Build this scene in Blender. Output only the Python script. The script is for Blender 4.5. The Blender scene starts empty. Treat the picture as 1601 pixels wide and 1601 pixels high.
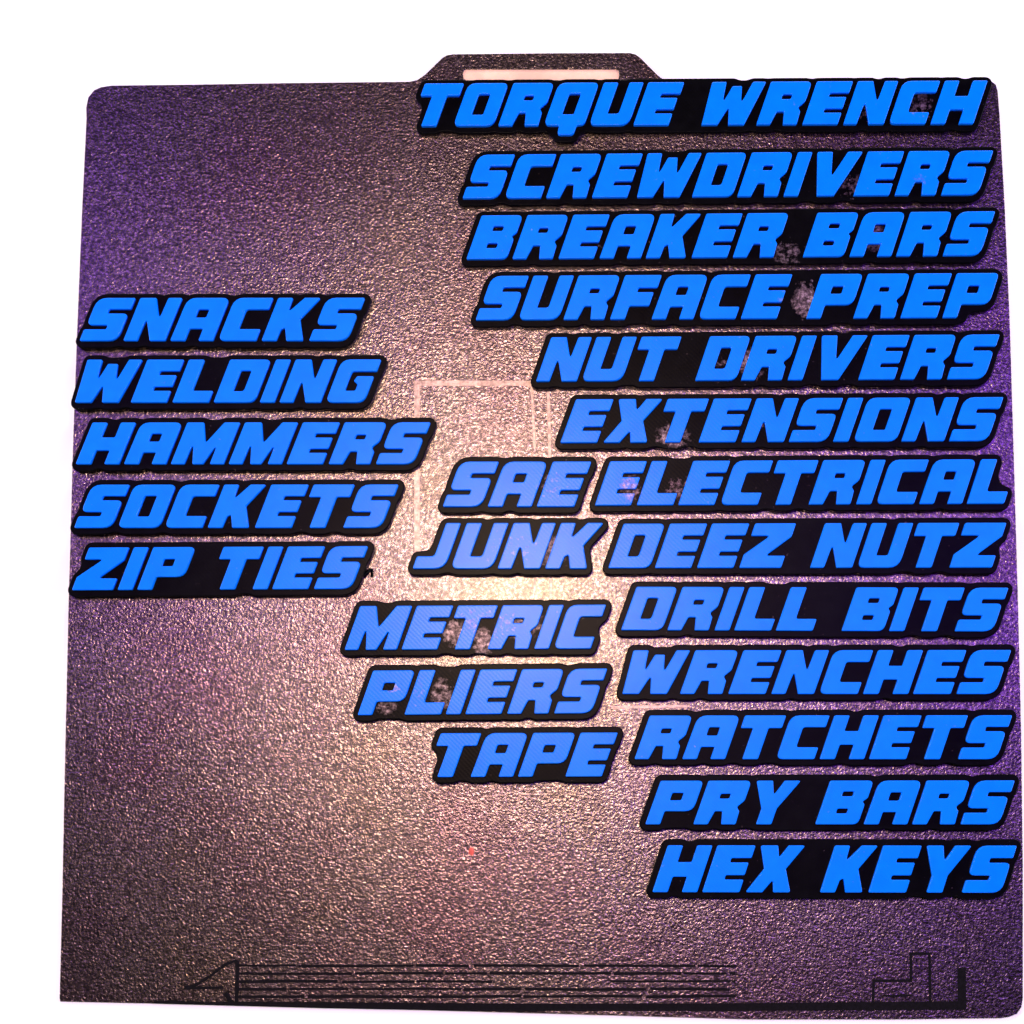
import bpy, bmesh, math, random
import numpy as np
from mathutils import Vector, Matrix, Euler
random.seed(4)
S = bpy.context.scene
COL = S.collection

# ------------------------------------------------------------------ camera
MM = 0.001
F_PX = 3200.0
CAM_ROT = (0.1356908, 0.0403778, 0.0072661)
CAM_LOC = (15.73658, -70.24687, 556.63036)   # mm
cam_data = bpy.data.cameras.new("camera")
cam = bpy.data.objects.new("camera", cam_data)
COL.objects.link(cam)
cam.location = Vector(CAM_LOC) * MM
cam.rotation_euler = CAM_ROT
cam_data.sensor_width = 36.0
cam_data.lens = F_PX / 1601.0 * 36.0
cam_data.clip_start = 0.01
cam_data.clip_end = 50
S.camera = cam

# ------------------------------------------------------------------ world, lamps, exposure
w = bpy.data.worlds.new("World"); S.world = w; w.use_nodes = True
bgn = w.node_tree.nodes['Background']
bgn.inputs[0].default_value = (0.55, 0.42, 0.75, 1)
bgn.inputs[1].default_value = 0.012
S.view_settings.view_transform = 'Standard'
S.view_settings.look = 'None'
S.view_settings.exposure = 0
S.view_settings.gamma = 1

def area(name, loc, target, sx, sy, power, color):
    l = bpy.data.lights.new(name, 'AREA'); l.shape = 'RECTANGLE'
    l.size = sx; l.size_y = sy; l.energy = power; l.color = color
    o = bpy.data.objects.new(name, l); COL.objects.link(o)
    o.location = loc
    o.rotation_euler = (Vector(target) - Vector(loc)).to_track_quat('-Z', 'Y').to_euler()
    return o

# added low fill lamps, unseen, round the sides light the white backdrop and the plastic
area("added_fill", (-1.9, 0.1, 0.60), (0, 0, 0), 1.2, 0.7, 44, (1, 1, 1))
area("added_fill", (1.9, 0.1, 0.60), (0, 0, 0), 1.2, 0.7, 44, (1, 1, 1))
area("added_fill", (0.0, 2.0, 0.75), (0, 0, 0), 1.6, 0.6, 39, (1, 1, 1))
area("added_fill", (0.0, -2.1, 0.75), (0, 0, 0), 1.6, 0.5, 12, (1, 1, 1))
# the warm ceiling lamp whose glare lies in the middle of the sheet
area("ceiling_lamp", (-0.030, 0.085, 0.95), (0, 0, 0), 0.16, 0.16, 1.8, (1.0, 0.63, 0.38))
area("ceiling_lamp_core", (-0.046, 0.082, 0.945), (0, 0, 0), 0.05, 0.05, 2.6, (1.0, 0.70, 0.42))
# purple LED light from both sides
area("purple_led", (0.45, 0.16, 0.90), (0, 0, 0), 0.16, 1.0, 4.2, (0.24, 0.05, 1.0))
area("purple_led", (-0.48, 0.30, 0.90), (0, 0, 0), 0.16, 1.0, 2.3, (0.30, 0.09, 1.0))

# ------------------------------------------------------------------ helpers
R_CAM = Euler(CAM_ROT, 'XYZ').to_matrix()
def at(px, py, z=0.0):
    """photo position -> point in millimetres on the horizontal plane at height z"""
    d = R_CAM @ Vector(((px - 800.5) / F_PX, -(py - 800.5) / F_PX, -1.0))
    c = Vector(CAM_LOC)
    t = (z - c.z) / d.z
    p = c + d * t
    return (p.x, p.y)

def new_mat(name):
    m = bpy.data.materials.new(name); m.use_nodes = True
    nt = m.node_tree
    return m, nt, nt.nodes['Principled BSDF']

def node(nt, t, **kw):
    n = nt.nodes.new(t)
    for k, v in kw.items():
        if k in n.inputs.keys(): n.inputs[k].default_value = v
        else: setattr(n, k, v)
    return n

def ramp(nt, src, stops):
    r = nt.nodes.new('ShaderNodeValToRGB')
    el = r.color_ramp.elements
    while len(el) < len(stops): el.new(0.5)
    for e, (p, c) in zip(el, stops):
        e.position = p; e.color = (c[0], c[1], c[2], 1)
    nt.links.new(src, r.inputs[0])
    return r.outputs[0]

def fillet(poly, default=0.035, n=4):
    """poly: (x, y) or (x, y, r) -> rounded loop"""
    out = []
    N = len(poly)
    for i in range(N):
        p = Vector(poly[i][:2]); r = poly[i][2] if len(poly[i]) > 2 else default
        a = Vector(poly[i - 1][:2]); b = Vector(poly[(i + 1) % N][:2])
        va = a - p; vb = b - p
        la, lb = va.length, vb.length
        ang = va.angle(vb)
        if r <= 0 or abs(ang - math.pi) < 0.05:
            out.append((p.x, p.y)); continue
        d = min(r / math.tan(ang / 2), la * 0.48, lb * 0.48)
        rr = d * math.tan(ang / 2)
        pa = p + va.normalized() * d; pb = p + vb.normalized() * d
        k = max(2, n if r > 0.08 else 3)
        for j in range(k + 1):
            t = j / k
            q = pa * (1 - t) ** 2 + p * 2 * t * (1 - t) + pb * t * t
            out.append((q.x, q.y))
    return out

def solid(name, loops, z0, z1, bevel=0.15, res=2):
    """closed 2D loops in mm (holes by even-odd) -> bevelled solid mesh in metres"""
    cu = bpy.data.curves.new(name, 'CURVE'); cu.dimensions = '2D'; cu.fill_mode = 'BOTH'
    for lp in loops:
        sp = cu.splines.new('POLY'); sp.points.add(len(lp) - 1)
        for i, (x, y) in enumerate(lp): sp.points[i].co = (x, y, 0, 1)
        sp.use_cyclic_u = True
    cu.extrude = max((z1 - z0) / 2 - bevel, 0.0)
    cu.bevel_depth = bevel; cu.bevel_resolution = res; cu.offset = -bevel
    tmp = bpy.data.objects.new(name, cu); COL.objects.link(tmp)
    dg = bpy.context.evaluated_depsgraph_get()
    me = bpy.data.meshes.new_from_object(tmp.evaluated_get(dg))
    bpy.data.objects.remove(tmp); bpy.data.curves.remove(cu)
    me.transform(Matrix.Diagonal((MM, MM, MM, 1)) @ Matrix.Translation((0, 0, (z0 + z1) / 2)))
    bm = bmesh.new(); bm.from_mesh(me)
    bmesh.ops.remove_doubles(bm, verts=bm.verts, dist=1e-7)
    bmesh.ops.recalc_face_normals(bm, faces=bm.faces)
    bm.to_mesh(me); bm.free()
    me.name = name
    return me

def link(name, me, mat, parent=None):
    o = bpy.data.objects.new(name, me); COL.objects.link(o)
    if mat is not None and len(me.materials) == 0: me.materials.append(mat)
    if parent: o.parent = parent
    return o

def tag(o, label=None, cat=None, group=None, kind=None):
    if label: o['label'] = label
    if cat: o['category'] = cat
    if group: o['group'] = group
    if kind: o['kind'] = kind
    return o

# ------------------------------------------------------------------ materials
def speckle_color(nt, coord, lo, mid, hi, scale):
    n1 = node(nt, 'ShaderNodeTexNoise', Scale=scale, Detail=3.0, Roughness=0.65)
    nt.links.new(coord, n1.inputs['Vector'])
    n2 = node(nt, 'ShaderNodeTexNoise', Scale=scale * 0.012, Detail=3.0, Roughness=0.6)
    nt.links.new(coord, n2.inputs['Vector'])
    c = ramp(nt, n1.outputs['Fac'], [(0.34, lo), (0.5, mid), (0.66, hi)])
    t = ramp(nt, n2.outputs['Fac'], [(0.35, (1.0, 0.86, 0.95)), (0.5, (1, 1, 1)), (0.65, (1.0, 0.98, 0.80))])
    mx = nt.nodes.new('ShaderNodeMix'); mx.data_type = 'RGBA'; mx.blend_type = 'MULTIPLY'
    mx.inputs[0].default_value = 1
    nt.links.new(c, mx.inputs[6]); nt.links.new(t, mx.inputs[7])
    return mx.outputs[2], n1

def make_plate_mat():
    m, nt, p = new_mat("textured_spring_steel")
    tc = nt.nodes.new('ShaderNodeTexCoord')
    col, n1 = speckle_color(nt, tc.outputs['Object'], (0.036, 0.030, 0.031), (0.106, 0.088, 0.088), (0.25, 0.212, 0.205), 1150)
    nt.links.new(col, p.inputs['Base Color'])
    p.inputs['Metallic'].default_value = 1
    p.inputs['Roughness'].default_value = 0.26
    p.inputs['Coat Weight'].default_value = 0.3; p.inputs['Coat Roughness'].default_value = 0.2
    nb = node(nt, 'ShaderNodeTexNoise', Scale=1450.0, Detail=1.5, Roughness=0.6)
    nt.links.new(tc.outputs['Object'], nb.inputs['Vector'])
    b = node(nt, 'ShaderNodeBump', Strength=0.52, Distance=0.00022)
    nt.links.new(nb.outputs['Fac'], b.inputs['Height'])
    nt.links.new(b.outputs[0], p.inputs['Normal'])
    return m

# grey smears and lamp glare painted into the plastic (photo x, y, radius x, radius y, amount)
GLARE_SMEAR_BLACK = [(1258, 470, 24, 36, 1.0), (1052, 682, 34, 26, .85), (1172, 568, 34, 34, .7), (1122, 575, 30, 30, .45),
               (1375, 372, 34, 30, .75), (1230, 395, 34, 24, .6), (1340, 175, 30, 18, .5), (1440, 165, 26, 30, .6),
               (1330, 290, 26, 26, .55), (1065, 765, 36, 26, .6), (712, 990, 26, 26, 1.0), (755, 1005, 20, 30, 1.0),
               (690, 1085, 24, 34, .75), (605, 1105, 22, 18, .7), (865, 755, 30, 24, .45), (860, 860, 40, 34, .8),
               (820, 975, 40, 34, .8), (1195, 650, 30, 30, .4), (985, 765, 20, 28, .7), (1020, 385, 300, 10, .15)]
GLARE_SMEAR_BLUE = [(985, 765, 26, 26, .8), (612, 1075, 16, 10, .9), (1440, 165, 26, 26, .45), (1230, 468, 18, 22, .5),
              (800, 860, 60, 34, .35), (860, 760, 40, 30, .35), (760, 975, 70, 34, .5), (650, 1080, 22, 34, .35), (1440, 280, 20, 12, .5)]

def glare_smear_mask(nt, spots, zmm, nscale=700.0, thr=(0.42, 0.58)):
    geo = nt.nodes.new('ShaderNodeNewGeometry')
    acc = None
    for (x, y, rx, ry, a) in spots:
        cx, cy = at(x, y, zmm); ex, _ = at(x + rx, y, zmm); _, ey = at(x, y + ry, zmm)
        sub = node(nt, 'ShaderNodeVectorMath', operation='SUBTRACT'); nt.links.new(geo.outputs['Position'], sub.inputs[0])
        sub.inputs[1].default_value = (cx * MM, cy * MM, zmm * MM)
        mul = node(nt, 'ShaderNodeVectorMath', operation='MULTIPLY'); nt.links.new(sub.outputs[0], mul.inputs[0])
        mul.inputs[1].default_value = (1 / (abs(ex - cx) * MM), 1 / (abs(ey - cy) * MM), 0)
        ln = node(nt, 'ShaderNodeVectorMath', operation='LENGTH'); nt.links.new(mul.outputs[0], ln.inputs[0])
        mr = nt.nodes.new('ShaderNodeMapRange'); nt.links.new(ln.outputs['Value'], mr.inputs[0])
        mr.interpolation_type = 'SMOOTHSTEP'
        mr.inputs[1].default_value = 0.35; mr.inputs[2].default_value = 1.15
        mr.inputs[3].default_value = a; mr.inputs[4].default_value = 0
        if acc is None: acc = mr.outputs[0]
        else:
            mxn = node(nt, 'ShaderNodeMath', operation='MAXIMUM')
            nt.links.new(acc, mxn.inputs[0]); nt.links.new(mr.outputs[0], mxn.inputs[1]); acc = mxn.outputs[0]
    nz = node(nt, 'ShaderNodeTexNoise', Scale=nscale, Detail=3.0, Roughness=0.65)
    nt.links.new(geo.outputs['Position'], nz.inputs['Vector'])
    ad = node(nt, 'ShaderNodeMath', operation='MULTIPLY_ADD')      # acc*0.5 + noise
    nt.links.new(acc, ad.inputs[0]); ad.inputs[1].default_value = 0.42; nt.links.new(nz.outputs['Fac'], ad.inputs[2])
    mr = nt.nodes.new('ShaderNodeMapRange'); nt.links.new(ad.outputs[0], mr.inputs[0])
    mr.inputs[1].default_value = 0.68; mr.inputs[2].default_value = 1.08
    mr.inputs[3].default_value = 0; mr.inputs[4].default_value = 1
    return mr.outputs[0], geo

def plastic(name, color, rough, spots, zmm, spec, grain):
    m, nt, p = new_mat(name)
    mask, geo = glare_smear_mask(nt, spots, zmm)
    n = node(nt, 'ShaderNodeTexNoise', Scale=260.0, Detail=3.0)
    nt.links.new(geo.outputs['Position'], n.inputs['Vector'])
    c = ramp(nt, n.outputs['Fac'], [(0.3, [v * (1 - grain) for v in color]), (0.7, [min(v * (1 + grain), 1) for v in color])])
    nt.links.new(c, p.inputs['Base Color'])
    p.inputs['Roughness'].default_value = rough
    p.inputs['Specular IOR Level'].default_value = spec
    # fine print lines of the top skin
    wv = node(nt, 'ShaderNodeTexWave', Scale=500.0, Distortion=0.8); wv.bands_direction = 'DIAGONAL'
    nt.links.new(geo.outputs['Position'], wv.inputs['Vector'])
    b = node(nt, 'ShaderNodeBump', Strength=0.08, Distance=0.00005)
    nt.links.new(wv.outputs['Fac'], b.inputs['Height']); nt.links.new(b.outputs[0], p.inputs['Normal'])
    # smears and painted-in glare: rough, greyish, shiny flecks
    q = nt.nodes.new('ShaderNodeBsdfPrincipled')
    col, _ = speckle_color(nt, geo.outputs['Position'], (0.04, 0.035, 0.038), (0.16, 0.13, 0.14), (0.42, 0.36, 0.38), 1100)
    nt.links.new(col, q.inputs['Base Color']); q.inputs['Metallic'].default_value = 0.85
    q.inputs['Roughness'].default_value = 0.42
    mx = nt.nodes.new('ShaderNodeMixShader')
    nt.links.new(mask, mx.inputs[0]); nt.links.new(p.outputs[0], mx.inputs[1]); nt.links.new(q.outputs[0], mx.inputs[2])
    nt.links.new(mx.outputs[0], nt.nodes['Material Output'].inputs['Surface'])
    return m

def plain(name, color, rough, metallic=0.0, speck=0.0, scale=900):
    m, nt, p = new_mat(name)
    tc = nt.nodes.new('ShaderNodeTexCoord')
    n = node(nt, 'ShaderNodeTexNoise', Scale=float(scale), Detail=3.0, Roughness=0.6)
    nt.links.new(tc.outputs['Object'], n.inputs['Vector'])
    c = ramp(nt, n.outputs['Fac'], [(0.35, [v * (1 - speck) for v in color]), (0.65, [min(1, v * (1 + speck)) for v in color])])
    nt.links.new(c, p.inputs['Base Color'])
    p.inputs['Roughness'].default_value = rough; p.inputs['Metallic'].default_value = metallic
    return m

Z_PLATE = 0.6
Z_BACK = 4.2       # top of the black backing
Z_TOP = 5.9        # top of the blue letters
M_PLATE = make_plate_mat()
M_BLACK = plastic("black_plastic", (0.002, 0.002, 0.0025), 0.27, GLARE_SMEAR_BLACK, Z_BACK, 0.03, 0.3)
M_BLUE = plastic("blue_plastic", (0.0, 0.162, 0.88), 0.23, GLARE_SMEAR_BLUE, Z_TOP, 0.11, 0.06)
M_PRINT = plain("black_print", (0.002, 0.0015, 0.0025), 0.6, 0.0, 0.6, 1200)
M_PRINT.node_tree.nodes['Principled BSDF'].inputs['Specular IOR Level'].default_value = 0.08
M_PALE = plain("pale_guide_line", (0.26, 0.21, 0.19), 0.36, 1.0, 0.4, 900)
M_WHITE = plain("white_backdrop", (0.93, 0.93, 0.93), 0.9, 0.0, 0.01, 20)
M_PEACH = plain("peach_strip", (0.85, 0.56, 0.36), 0.6, 0.0, 0.12, 150)
M_RED = plain("fleck_red", (0.6, 0.08, 0.05), 0.5, 0.0, 0.1, 300)

# ------------------------------------------------------------------ white backdrop
bm = bmesh.new()
bmesh.ops.create_cube(bm, size=1.0)
bmesh.ops.scale(bm, vec=(8, 8, 0.02), verts=bm.verts)
bmesh.ops.translate(bm, vec=(0, 0, -0.01), verts=bm.verts)
me = bpy.data.meshes.new("backdrop"); bm.to_mesh(me); bm.free()
backdrop = link("backdrop", me, M_WHITE)
tag(backdrop, "plain white backdrop under the print plate", None, None, 'structure')

# ------------------------------------------------------------------ build plate
plate = bpy.data.objects.new("build_plate", None); COL.objects.link(plate)
tag(plate, "square dark speckled metal plate with a handle tab, under all the blue word signs", "build plate")
ol = [(135, 185), (134.5, 168), (138, 152), (147, 141), (158, 136), (174, 133.5), (300, 132), (450, 129.5), (640, 127.5), (652, 125), (664, 117),
      (692, 90), (699, 86), (708, 84.5), (850, 83), (985, 82.5), (994, 85), (1001, 90), (1029, 118), (1036, 123), (1046, 125.5),
      (1300, 125.5), (1543, 126), (1551, 127.5), (1557, 132), (1560, 142), (1563, 180), (1571, 320), (1579, 500), (1585, 700),
      (1592, 940), (1597, 1150), (1599.5, 1350), (1599.5, 1560), (1597, 1575), (1590, 1585), (1578, 1590), (1565, 1592), (1400, 1594), (1170, 1594),
      (1000, 1589), (840, 1584.5), (600, 1578), (350, 1571.5), (94, 1566), (93, 1560), (97, 1400), (101, 1200), (107, 940), (114, 690), (121, 500), (128, 330)]
outer = [at(x, y, Z_PLATE) for x, y in ol]
sl = [(725, 110), (729, 108.5), (962, 108.5), (967, 110), (968, 116), (967, 123), (962, 125), (729, 125), (725, 123), (723.5, 116)]
slot = [at(x, y, Z_PLATE) for x, y in sl]
sheet = link("sheet", solid("sheet", [outer, slot], 0.004, Z_PLATE, 0.12, 2), M_PLATE, plate)
table_strip = link("slot_table_strip", solid("slot_table_strip", [[at(x + (3 if x > 800 else -3), y + (3 if y > 116 else -3), Z_PLATE) for x, y in sl]], -0.0, 0.2, 0.02, 1), M_PEACH, plate)  # added strip, coloured like the peach-lit table below the slot
table_strip.location.z = 0.00012
table_strip['label'] = "pale peach strip standing in for the lit table seen through the slot of the handle tab"

def stroke(pts, wpx, name, mat, z0=Z_PLATE - 0.1, h=0.05):
    """a printed line: a polyline band with real thickness"""
    P = [Vector(at(x, y, Z_PLATE)) for x, y in pts]
    ws = wpx if isinstance(wpx, (list, tuple)) else [wpx] * len(pts)
    L, Rr = [], []
    for i, p in enumerate(P):
        hw = ws[i] * 0.18 / 2
        if i == 0: d = (P[1] - p).normalized(); n = Vector((-d.y, d.x)); k = 1
        elif i == len(P) - 1: d = (p - P[i - 1]).normalized(); n = Vector((-d.y, d.x)); k = 1
        else:
            d1 = (p - P[i - 1]).normalized(); d2 = (P[i + 1] - p).normalized()
            n1 = Vector((-d1.y, d1.x)); n2 = Vector((-d2.y, d2.x)); n = (n1 + n2).normalized(); k = 1 / max(n.dot(n1), 0.4)
        L.append(p + n * hw * k); Rr.append(p - n * hw * k)
    loop = [(v.x, v.y) for v in L] + [(v.x, v.y) for v in reversed(Rr)]
    return link(name, solid(name, [loop], z0, Z_PLATE + h, 0.01, 0), mat, plate)

# black printed decoration along the bottom edge
for k, y in enumerate((1510, 1522, 1534.5, 1546.5, 1558)):
    a = 0.012 * 0
    x = 372.0
    # rubbed through in places
    while x < 1148:
        ln = random.uniform(60, 190)
        e = min(x + ln, 1150)
        if k > 2 or not (770 < x < 900 and random.random() < 0.5):
            stroke([(x, y + random.uniform(-0.7, 0.7)), ((x + e) / 2, y + random.uniform(-0.7, 0.7)), (e, y + random.uniform(-0.7, 0.7))], random.uniform(3.0, 4.4), "printed_line", M_PRINT, h=0.044)
        x = e + random.uniform(2, 9)
stroke([(371, 1502), (370, 1570)], 6.0, "printed_bar", M_PRINT, h=0.054)
stroke([(288, 1544), (304, 1541), (330, 1525), (350, 1509), (362, 1504), (371, 1502)], 4.2, "printed_line", M_PRINT, h=0.056)
stroke([(288, 1545), (350, 1544)], 4.0, "printed_line", M_PRINT, h=0.058)
stroke([(352, 1552), (362, 1568)], 7.0, "printed_bar", M_PRINT, h=0.052)
stroke([(240, 1566.5), (500, 1573.5), (840, 1580)], 5.0, "printed_line", M_PRINT, h=0.060)
stroke([(345, 1567.5), (500, 1571), (840, 1575), (1150, 1574.5), (1504, 1572), (1503.5, 1513)], [3.0, 8.5, 10.5, 11.5, 12.5, 12.5], "printed_border", M_PRINT, h=0.062)
stroke([(1365, 1570), (1366, 1533.5), (1424, 1533), (1424, 1491), (1453, 1491), (1454.5, 1570)], 4.0, "printed_outline", M_PRINT, h=0.064)
stroke([(1380, 1557), (1424, 1556.5)], 3.0, "printed_line", M_PRINT, h=0.058)
# pale guide lines in the middle of the sheet
stroke([(652, 902), (652, 599), (838, 599)], 8.0, "guide_line", M_PALE, h=0.02)
stroke([(831, 600), (836, 700)], 3.6, "guide_line", M_PALE, h=0.024)
stroke([(857, 610), (860, 720)], 4.2, "guide_line", M_PALE, h=0.022)
stroke([(860, 900), (861, 935)], 4.2, "guide_line", M_PALE, h=0.022)
stroke([(836, 900), (836, 935)], 3.0, "guide_line", M_PALE, h=0.024)
stroke([(955, 1106), (1075, 1104)], 4.0, "guide_line", M_PALE, h=0.022)

# ------------------------------------------------------------------ the lettering
CAP = 12.0
SH = 0.36
G = {
 'A': (0.97, [[(0,0),(.33,0),(.33,.28),(.64,.28),(.64,0),(.97,0),(.97,1,.16),(.02,1,.2)], [(.36,.54),(.61,.54),(.61,.73),(.36,.73)]]),
 'B': (0.97, [[(0,0),(.95,0,.13),(.95,.45,.08),(.88,.52,.03),(.97,.6,.08),(.97,1,.12),(0,1)], [(.37,.25),(.62,.25),(.62,.36),(.37,.36)], [(.37,.64),(.62,.64),(.62,.75),(.37,.75)]]),
 'C': (0.87, [[(0,0,.16),(.86,0),(.86,.27),(.36,.27,.06),(.36,.73,.06),(.87,.73),(.87,1),(0,1,.2)]]),
 'D': (0.95, [[(0,0),(.95,0,.17),(.95,1,.13),(0,1)], [(.35,.26),(.6,.26,.06),(.6,.74,.05),(.35,.74)]]),
 'E': (0.85, [[(0,0),(.83,0),(.83,.27),(.4,.27),(.4,.365),(.82,.365),(.82,.635),(.4,.635),(.4,.73),(.85,.73),(.85,1),(0,1)]]),
 'F': (0.85, [[(0,0),(.34,0),(.34,.3),(.8,.3),(.8,.61),(.41,.61),(.41,.71),(.85,.71),(.85,1),(0,1)]]),
 'G': (0.90, [[(0,0,.16),(.88,0,.18),(.88,.61),(.5,.61),(.46,.5),(.58,.42),(.58,.27),(.34,.27,.05),(.34,.72,.05),(.9,.72),(.9,1),(0,1,.2)]]),
 'H': (1.00, [[(0,0),(.34,0),(.34,.33),(.66,.33),(.66,0),(1,0),(1,1),(.66,1),(.66,.64),(.34,.64),(.34,1),(0,1)]]),
 'I': (0.34, [[(0,0),(.34,0),(.34,1),(0,1)]]),
 'J': (0.74, [[(0,0),(.72,0,.24),(.72,1),(.39,1),(.39,.27,.08),(0,.27)]]),
 'K': (0.96, [[(0,0),(.33,0),(.345,.26),(.42,.3),(.56,0),(.94,0),(.68,.5),(.96,1),(.6,1),(.35,.66),(.33,1),(0,1)]]),
 'L': (0.84, [[(0,0),(.84,0),(.84,.27),(.36,.27,.06),(.36,1),(0,1)]]),
 'M': (1.22, [[(0,0),(.31,0),(.33,.52),(.5,0),(.74,0),(.9,.52),(.9,0),(1.22,0),(1.22,1),(.86,1),(.61,.5),(.38,1),(0,1)]]),
 'N': (0.95, [[(0,0),(.31,0),(.33,.52),(.6,0),(.95,0),(.95,1),(.64,1),(.62,.5),(.36,1),(0,1)]]),
 'O': (0.96, [[(0,0,.16),(.96,0,.18),(.96,1,.14),(0,1,.18)], [(.34,.26),(.62,.26),(.62,.74),(.34,.74)]]),
 'P': (0.97, [[(0,0),(.33,0),(.33,.3),(.97,.3,.18),(.97,1,.12),(0,1)], [(.36,.55),(.62,.55),(.62,.72),(.36,.72)]]),
 'Q': (0.96, [[(0,0,.16),(.37,0),(.4,-.22,.1),(.78,-.22,.08),(.78,0),(.96,.02,.1),(.96,1,.14),(0,1,.18)], [(.34,.26),(.62,.26),(.62,.74),(.34,.74)]]),
 'R': (0.97, [[(0,0),(.32,0),(.38,.3),(.55,.3),(.63,0),(.95,0),(.93,.3,.05),(.84,.4,.05),(.97,.54,.12),(.97,1,.13),(0,1)], [(.38,.59),(.61,.59),(.61,.70),(.38,.70)]]),
 'S': (0.88, [[(0,0),(.86,0,.22),(.86,.635,.12),(.38,.635),(.38,.735),(.88,.735),(.88,1),(.02,1,.22),(.02,.365,.14),(.5,.365),(.5,.265),(0,.265)]]),
 'T': (0.93, [[(.28,0),(.63,0),(.63,.71),(.93,.71),(.93,1),(0,1),(0,.71),(.28,.71)]]),
 'U': (0.94, [[(0,1),(0,0,.17),(.94,0,.22),(.94,1),(.61,1),(.61,.27,.06),(.34,.27),(.34,1)]]),
 'V': (1.07, [[(0,1),(.33,0),(.72,0),(1.07,1),(.72,1),(.52,.42),(.36,1)]]),
 'W': (1.28, [[(0,1),(.1,0),(.47,0),(.6,.42),(.73,0),(1.1,0),(1.28,1),(.97,1),(.86,.48),(.74,.9),(.52,.9),(.42,.48),(.34,1)]]),
 'X': (1.00, [[(0,0),(.37,0),(.52,.27),(.62,0),(1,0),(.73,.5),(1,1),(.63,1),(.5,.73),(.39,1),(0,1),(.25,.5)]]),
 'Y': (1.00, [[(.33,0),(.67,0),(.67,.36),(1,1),(.64,1),(.5,.66),(.37,1),(0,1),(.33,.36)]]),
 'Z': (0.95, [[(0,0),(.95,0),(.95,.27),(.5,.27),(.95,.7),(.95,1),(.02,1),(.02,.72),(.46,.72),(0,.3)]]),
}
GAP, SPACE = 0.115, 0.55

def glyph_loops(ch):
    return [[(x + SH * y, y) for (x, y) in fillet(l)] for l in G[ch][1]]

LETTER_MESH = {}
def letter_mesh(ch):
    if ch not in LETTER_MESH:
        lp = [[(x * CAP, y * CAP) for x, y in l] for l in glyph_loops(ch)]
        LETTER_MESH[ch] = solid("letter", lp, Z_BACK + 0.002, Z_TOP, 0.22, 2)
    return LETTER_MESH[ch]

def contour(F, x0, y0, h):
    """marching squares: closed loops of F = 0 (inside is F > 0)"""
    ny, nx = F.shape
    seg = {}
    def edge(i, j, k):
        # k 0: (i,j)-(i,j+1) horizontal ; 1: (i,j)-(i+1,j) vertical
        return (i, j, k)
    def pt(e):
        i, j, k = e
        a = F[i, j]; b = F[i, j + 1] if k == 0 else F[i + 1, j]
        t = a / (a - b)
        return (x0 + (j + (t if k == 0 else 0)) * h, y0 + (i + (t if k == 1 else 0)) * h)
    B = F > 0
    cells = np.argwhere((B[:-1, :-1] != B[1:, 1:]) | (B[:-1, 1:] != B[1:, :-1]) | (B[:-1, :-1] != B[:-1, 1:]))
    adj = {}
    for i, j in cells:
        c = [B[i, j], B[i, j + 1], B[i + 1, j + 1], B[i + 1, j]]
        es = [edge(i, j, 0), edge(i, j + 1, 1), edge(i + 1, j, 0), edge(i, j, 1)]
        cr = [es[k] for k in range(4) if c[k] != c[(k + 1) % 4]]
        if len(cr) == 2: prs = [(cr[0], cr[1])]
        elif len(cr) == 4: prs = [(cr[0], cr[3]), (cr[1], cr[2])] if c[0] else [(cr[0], cr[1]), (cr[2], cr[3])]
        else: prs = []
        for a, b in prs:
            adj.setdefault(a, []).append(b); adj.setdefault(b, []).append(a)
    loops = []; seen = set()
    for s in list(adj):
        if s in seen: continue
        lp = [s]; seen.add(s); cur = s
        while True:
            nx_ = [e for e in adj[cur] if e not in seen]
            if not nx_: break
            cur = nx_[0]; seen.add(cur); lp.append(cur)
        if len(lp) > 12: loops.append([pt(e) for e in lp])
    return loops

def sdf(loops, X, Y):
    """positive inside"""
    A = np.concatenate([np.array(l) for l in loops]); Bp = np.concatenate([np.roll(np.array(l), -1, 0) for l in loops])
    D = np.full(X.size, 1e9); P = np.stack([X.ravel(), Y.ravel()], 1); inside = np.zeros(X.size, bool)
    for k in range(0, len(A), 64):
        a = A[k:k + 64][None]; b = Bp[k:k + 64][None]; p = P[:, None]
        ab = b - a; t = np.clip(((p - a) * ab).sum(2) / np.maximum((ab ** 2).sum(2), 1e-12), 0, 1)
        D = np.minimum(D, np.sqrt((((a + ab * t[..., None]) - p) ** 2).sum(2)).min(1))
        ay, by = a[..., 1], b[..., 1]; py = p[..., 1]
        cond = (ay > py) != (by > py)
        xi = a[..., 0] + (py - ay) / np.where(by == ay, 1e-12, by - ay) * (b[..., 0] - a[..., 0])
        inside ^= ((cond & (p[..., 0] < xi)).sum(1) % 2).astype(bool)
    return np.where(inside, D, -D).reshape(X.shape)

def point_dist(lp, X, Y):
    """distance of each grid point to a densely sampled loop"""
    a = np.array(lp, np.float32); b = np.roll(a, -1, 0)
    a = np.concatenate([a, (a + b) / 2])
    P = np.stack([X.ravel(), Y.ravel()], 1).astype(np.float32)
    o = a.mean(0); a = a - o; P = P - o
    out = np.empty(len(P), np.float32); a2 = (a ** 2).sum(1)
    for k in range(0, len(P), 4096):
        p = P[k:k + 4096]
        out[k:k + 4096] = (a2[None] - 2 * p @ a.T).min(1) + (p ** 2).sum(1)
    return np.sqrt(np.maximum(out, 0)).reshape(X.shape)

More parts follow.
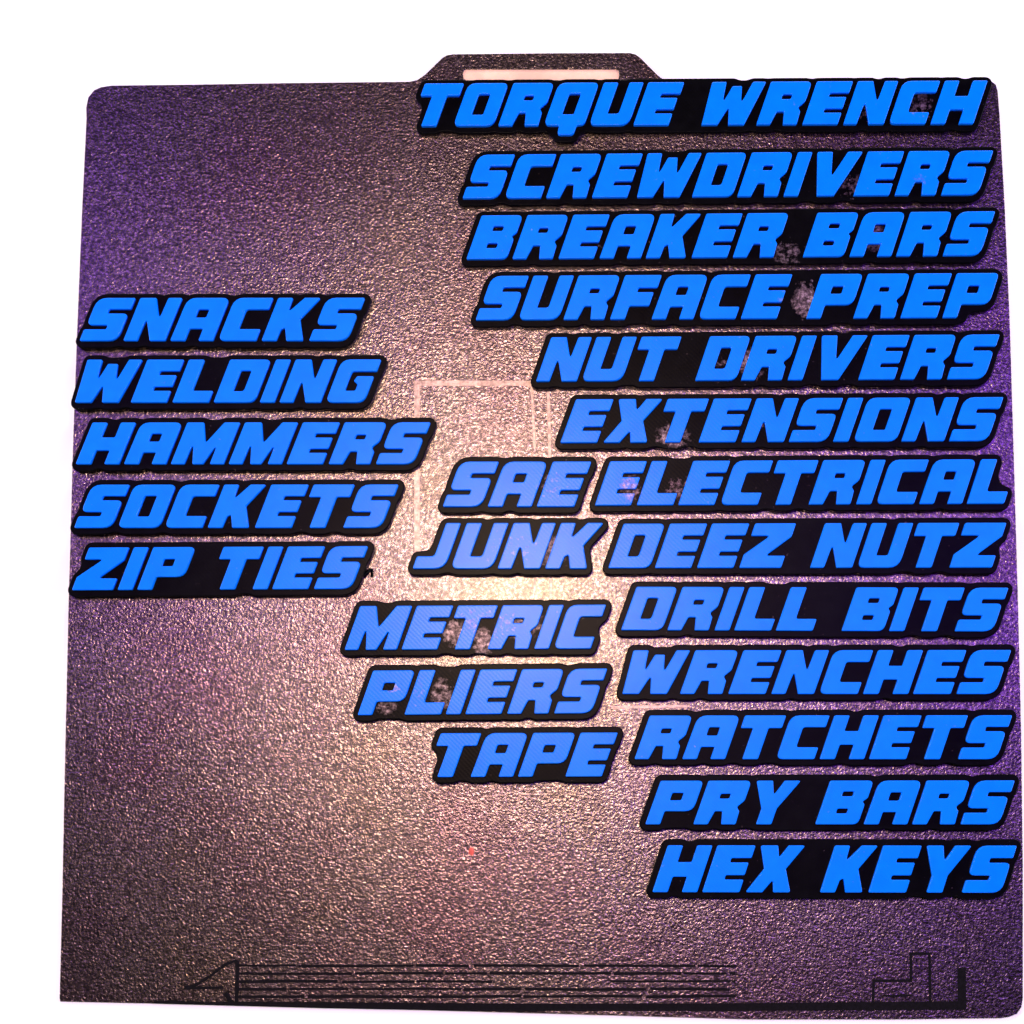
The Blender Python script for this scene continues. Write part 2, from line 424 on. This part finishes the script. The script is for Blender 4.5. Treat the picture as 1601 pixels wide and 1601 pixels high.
def smooth(lp, it=2):
    p = np.array(lp)
    for _ in range(it): p = p * 0.5 + (np.roll(p, 1, 0) + np.roll(p, -1, 0)) * 0.25
    out = [p[0]]
    for i in range(1, len(p)):
        a = out[-1]; b = p[i]; c = p[(i + 1) % len(p)]
        d1 = b - a; d2 = c - b
        if abs(np.cross(d1, d2)) / (np.linalg.norm(d1) * np.linalg.norm(d2) + 1e-9) > 0.02 or np.linalg.norm(d1) > 2.0: out.append(b)
    return [(float(a), float(b)) for a, b in out]

MARGIN, CLOSE, H = 1.65, 2.6, 0.34
def word_label(text, b0x, b1x, ybl, ybr, ytl, ytr, label):
    p0 = Vector(at(b0x, ybl, Z_TOP)); p1 = Vector(at(b1x, ybr, Z_TOP))
    h0 = at(b0x, ytl, Z_TOP)[1] - p0.y; h1 = at(b1x, ytr, Z_TOP)[1] - p1.y
    cap = (h0 + h1) / 2
    root = bpy.data.objects.new("word_label", None); COL.objects.link(root)
    root.location = (p0.x * MM, p0.y * MM, (Z_PLATE + 0.01) * MM)
    root.rotation_euler = (0, 0, math.atan2(p1.y - p0.y, p1.x - p0.x))
    tag(root, label, "word sign", "blue and black word signs on the build plate")
    x = 0; items = []
    for i, ch in enumerate(text):
        if ch == ' ': x += SPACE; continue
        items.append((ch, x)); x += G[ch][0] + GAP
    total = x - GAP
    sx = (p1 - p0).length / total           # mm per unit across
    sy = cap
    dz = Z_PLATE + 0.01
    outl = []
    for ch, x in items:
        me = letter_mesh(ch)
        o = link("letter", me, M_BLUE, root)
        o.location = (x * sx * MM, 0, -dz * MM)
        o.scale = (sx / CAP, sy / CAP, 1)
        lp = glyph_loops(ch)[0]
        # shear is kept in real proportion
        outl.append([((x + a) * sx, b * sy) for a, b in lp])
    mg = MARGIN; W = total * sx
    x0 = -MARGIN - CLOSE - 2; x1 = W + SH * sy + MARGIN + CLOSE + 2
    y0 = -0.25 * sy - MARGIN - CLOSE - 2; y1 = sy + MARGIN + CLOSE + 2
    xs = 0
    fa = items[0][1] + 0.5 * G[items[0][0]][0]; fb = items[-1][1] + 0.45 * G[items[-1][0]][0]
    outl.append([((fa + SH * 0.05) * sx, 0.05 * sy), ((fb + SH * 0.05) * sx, 0.05 * sy), ((fb + SH * 0.95) * sx, 0.95 * sy), ((fa + SH * 0.95) * sx, 0.95 * sy)])
    for i, ch in enumerate(text):          # the backing runs on as a full bar between two words
        if ch == ' ':
            a0 = (xs - 0.75) * sx; a1 = (xs + SPACE + 0.5) * sx
            outl.append([(a0, 0.0), (a1, 0.0), (a1 + SH * sy, sy), (a0 + SH * sy, sy)]); xs += SPACE
        else: xs += G[ch][0] + GAP
    X, Y = np.meshgrid(np.arange(x0, x1, H), np.arange(y0, y1, H))
    F = np.full(X.shape, -1e9)
    for l in outl:
        a = np.array(l); lo = a[:, 0].min() - 7; hi = a[:, 0].max() + 7
        j0 = max(int((lo - x0) / H), 0); j1 = min(int((hi - x0) / H) + 1, X.shape[1])
        F[:, j0:j1] = np.maximum(F[:, j0:j1], sdf([l], X[:, j0:j1], Y[:, j0:j1]))
    big = contour(F + MARGIN + CLOSE, x0, y0, H)
    big = [max(big, key=len)]
    F2 = point_dist(big[0], X, Y) * np.where(F + MARGIN + CLOSE > 0, 1, -1) - CLOSE
    fin = contour(F2, x0, y0, H)
    fin = [smooth(l) for l in fin if len(l) > 40]
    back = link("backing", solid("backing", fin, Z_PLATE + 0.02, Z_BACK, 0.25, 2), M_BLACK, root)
    back.location = (0, 0, -dz * MM)
    return root

LABELS = [
 ("TORQUE WRENCH", 640, 1522, 197, 193, 127, 129, "blue words TORQUE WRENCH on black, the topmost sign, below the handle slot"),
 ("SCREWDRIVERS", 723, 1531, 310, 304, 238.5, 238.5, "blue word SCREWDRIVERS on a black outline backing, directly under TORQUE WRENCH"),
 ("BREAKER BARS", 729, 1534, 405, 399, 335, 332, "blue words BREAKER BARS on a black outline backing, third row at right"),
 ("SURFACE PREP", 743.5, 1540, 500, 496, 430, 428, "blue words SURFACE PREP with a grey smeared gap between the two words"),
 ("NUT DRIVERS", 838, 1541, 596, 592, 528, 522, "blue words NUT DRIVERS on black, between SURFACE PREP and EXTENSIONS"),
 ("EXTENSIONS", 876, 1546, 692, 689, 625, 620, "blue word EXTENSIONS on black with a grey smear beside the X"),
 ("SAE", 692, 899, 792, 792, 722, 721, "short blue word SAE on black, left of ELECTRICAL"),
 ("ELECTRICAL", 930, 1570, 790, 787, 721, 718, "blue word ELECTRICAL on black, right of SAE"),
 ("JUNK", 645, 919, 889, 889, 818, 817, "shiny blue word JUNK just above the bright glare"),
 ("DEEZ NUTZ", 951, 1551, 888, 887, 819, 817, "blue words DEEZ NUTZ on black, right of JUNK"),
 ("METRIC", 538.5, 924, 1016, 1014, 946, 947, "pale shiny blue word METRIC just below the bright glare"),
 ("DRILL BITS", 971, 1554, 985, 987, 918, 918, "blue words DRILL BITS on black, under DEEZ NUTZ"),
 ("PLIERS", 559, 926, 1118, 1115, 1048, 1046, "blue word PLIERS on black, between METRIC and TAPE"),
 ("WRENCHES", 966, 1558, 1085, 1085, 1016, 1017, "blue word WRENCHES on black, between DRILL BITS and RATCHETS"),
 ("TAPE", 664.5, 942, 1215, 1214, 1146, 1146, "short blue word TAPE on black, lowest of the middle signs"),
 ("RATCHETS", 992, 1560, 1187, 1187, 1118, 1119, "blue word RATCHETS on black, right of TAPE"),
 ("PRY BARS", 1009, 1564, 1289, 1289, 1220, 1221, "blue words PRY BARS on black, above HEX KEYS"),
 ("HEX KEYS", 1020, 1567, 1395, 1396, 1322, 1322, "blue words HEX KEYS on black, the lowest sign of the right column"),
 ("SNACKS", 124, 544, 532.5, 532.5, 465.5, 465.5, "blue word SNACKS on black, topmost of the left column"),
 ("WELDING", 110, 570, 629, 629, 562, 562, "blue word WELDING on black at the left edge under SNACKS"),
 ("HAMMERS", 118, 647.5, 725.5, 725.5, 660, 660.5, "blue word HAMMERS on black, longest sign of the left column"),
 ("SOCKETS", 115.5, 597, 825, 825, 757.5, 757.5, "blue word SOCKETS on black at the left edge under HAMMERS"),
 ("ZIP TIES", 112, 550, 922.5, 920.5, 855, 855, "blue words ZIP TIES on black, lowest of the left column"),
]
for L in LABELS: word_label(*L)

# ------------------------------------------------------------------ small things
def strand(name, pts, r, mat, label, cat):
    cu = bpy.data.curves.new(name, 'CURVE'); cu.dimensions = '3D'; cu.bevel_depth = r * MM; cu.bevel_resolution = 2
    sp = cu.splines.new('NURBS'); sp.points.add(len(pts) - 1)
    for i, (x, y, z) in enumerate(pts):
        q = at(x, y, z); sp.points[i].co = (q[0] * MM, q[1] * MM, z * MM, 1)
    sp.use_endpoint_u = True; sp.order_u = 3; cu.use_fill_caps = True
    t = bpy.data.objects.new(name, cu); COL.objects.link(t)
    me = bpy.data.meshes.new_from_object(t.evaluated_get(bpy.context.evaluated_depsgraph_get()))
    bpy.data.objects.remove(t)
    me.materials.clear()
    o = link(name, me, mat); tag(o, label, cat)
    return o
strand("plastic_strand", [(566, 902, 2.6), (573, 896, 2.2), (579, 889, 1.4), (582.5, 893, 1.1), (581, 902, 1.0)], 0.42, M_BLACK,
       "tiny hooked black plastic strand at the right end of ZIP TIES", "plastic strand")
bm = bmesh.new()
bmesh.ops.create_icosphere(bm, subdivisions=2, radius=0.9 * MM)
for v in bm.verts: v.co *= random.uniform(0.75, 1.15)
bmesh.ops.scale(bm, vec=(0.8, 1.3, 0.35), verts=bm.verts)
me = bpy.data.meshes.new("red_fleck"); bm.to_mesh(me); bm.free()
cr = link("red_fleck", me, M_RED)  # tiny flattened red fleck
q = at(737, 1331, Z_PLATE); cr.location = (q[0] * MM, q[1] * MM, (Z_PLATE + 0.25) * MM)
tag(cr, "tiny red crumb lying on the bare lower part of the plate", "fleck")
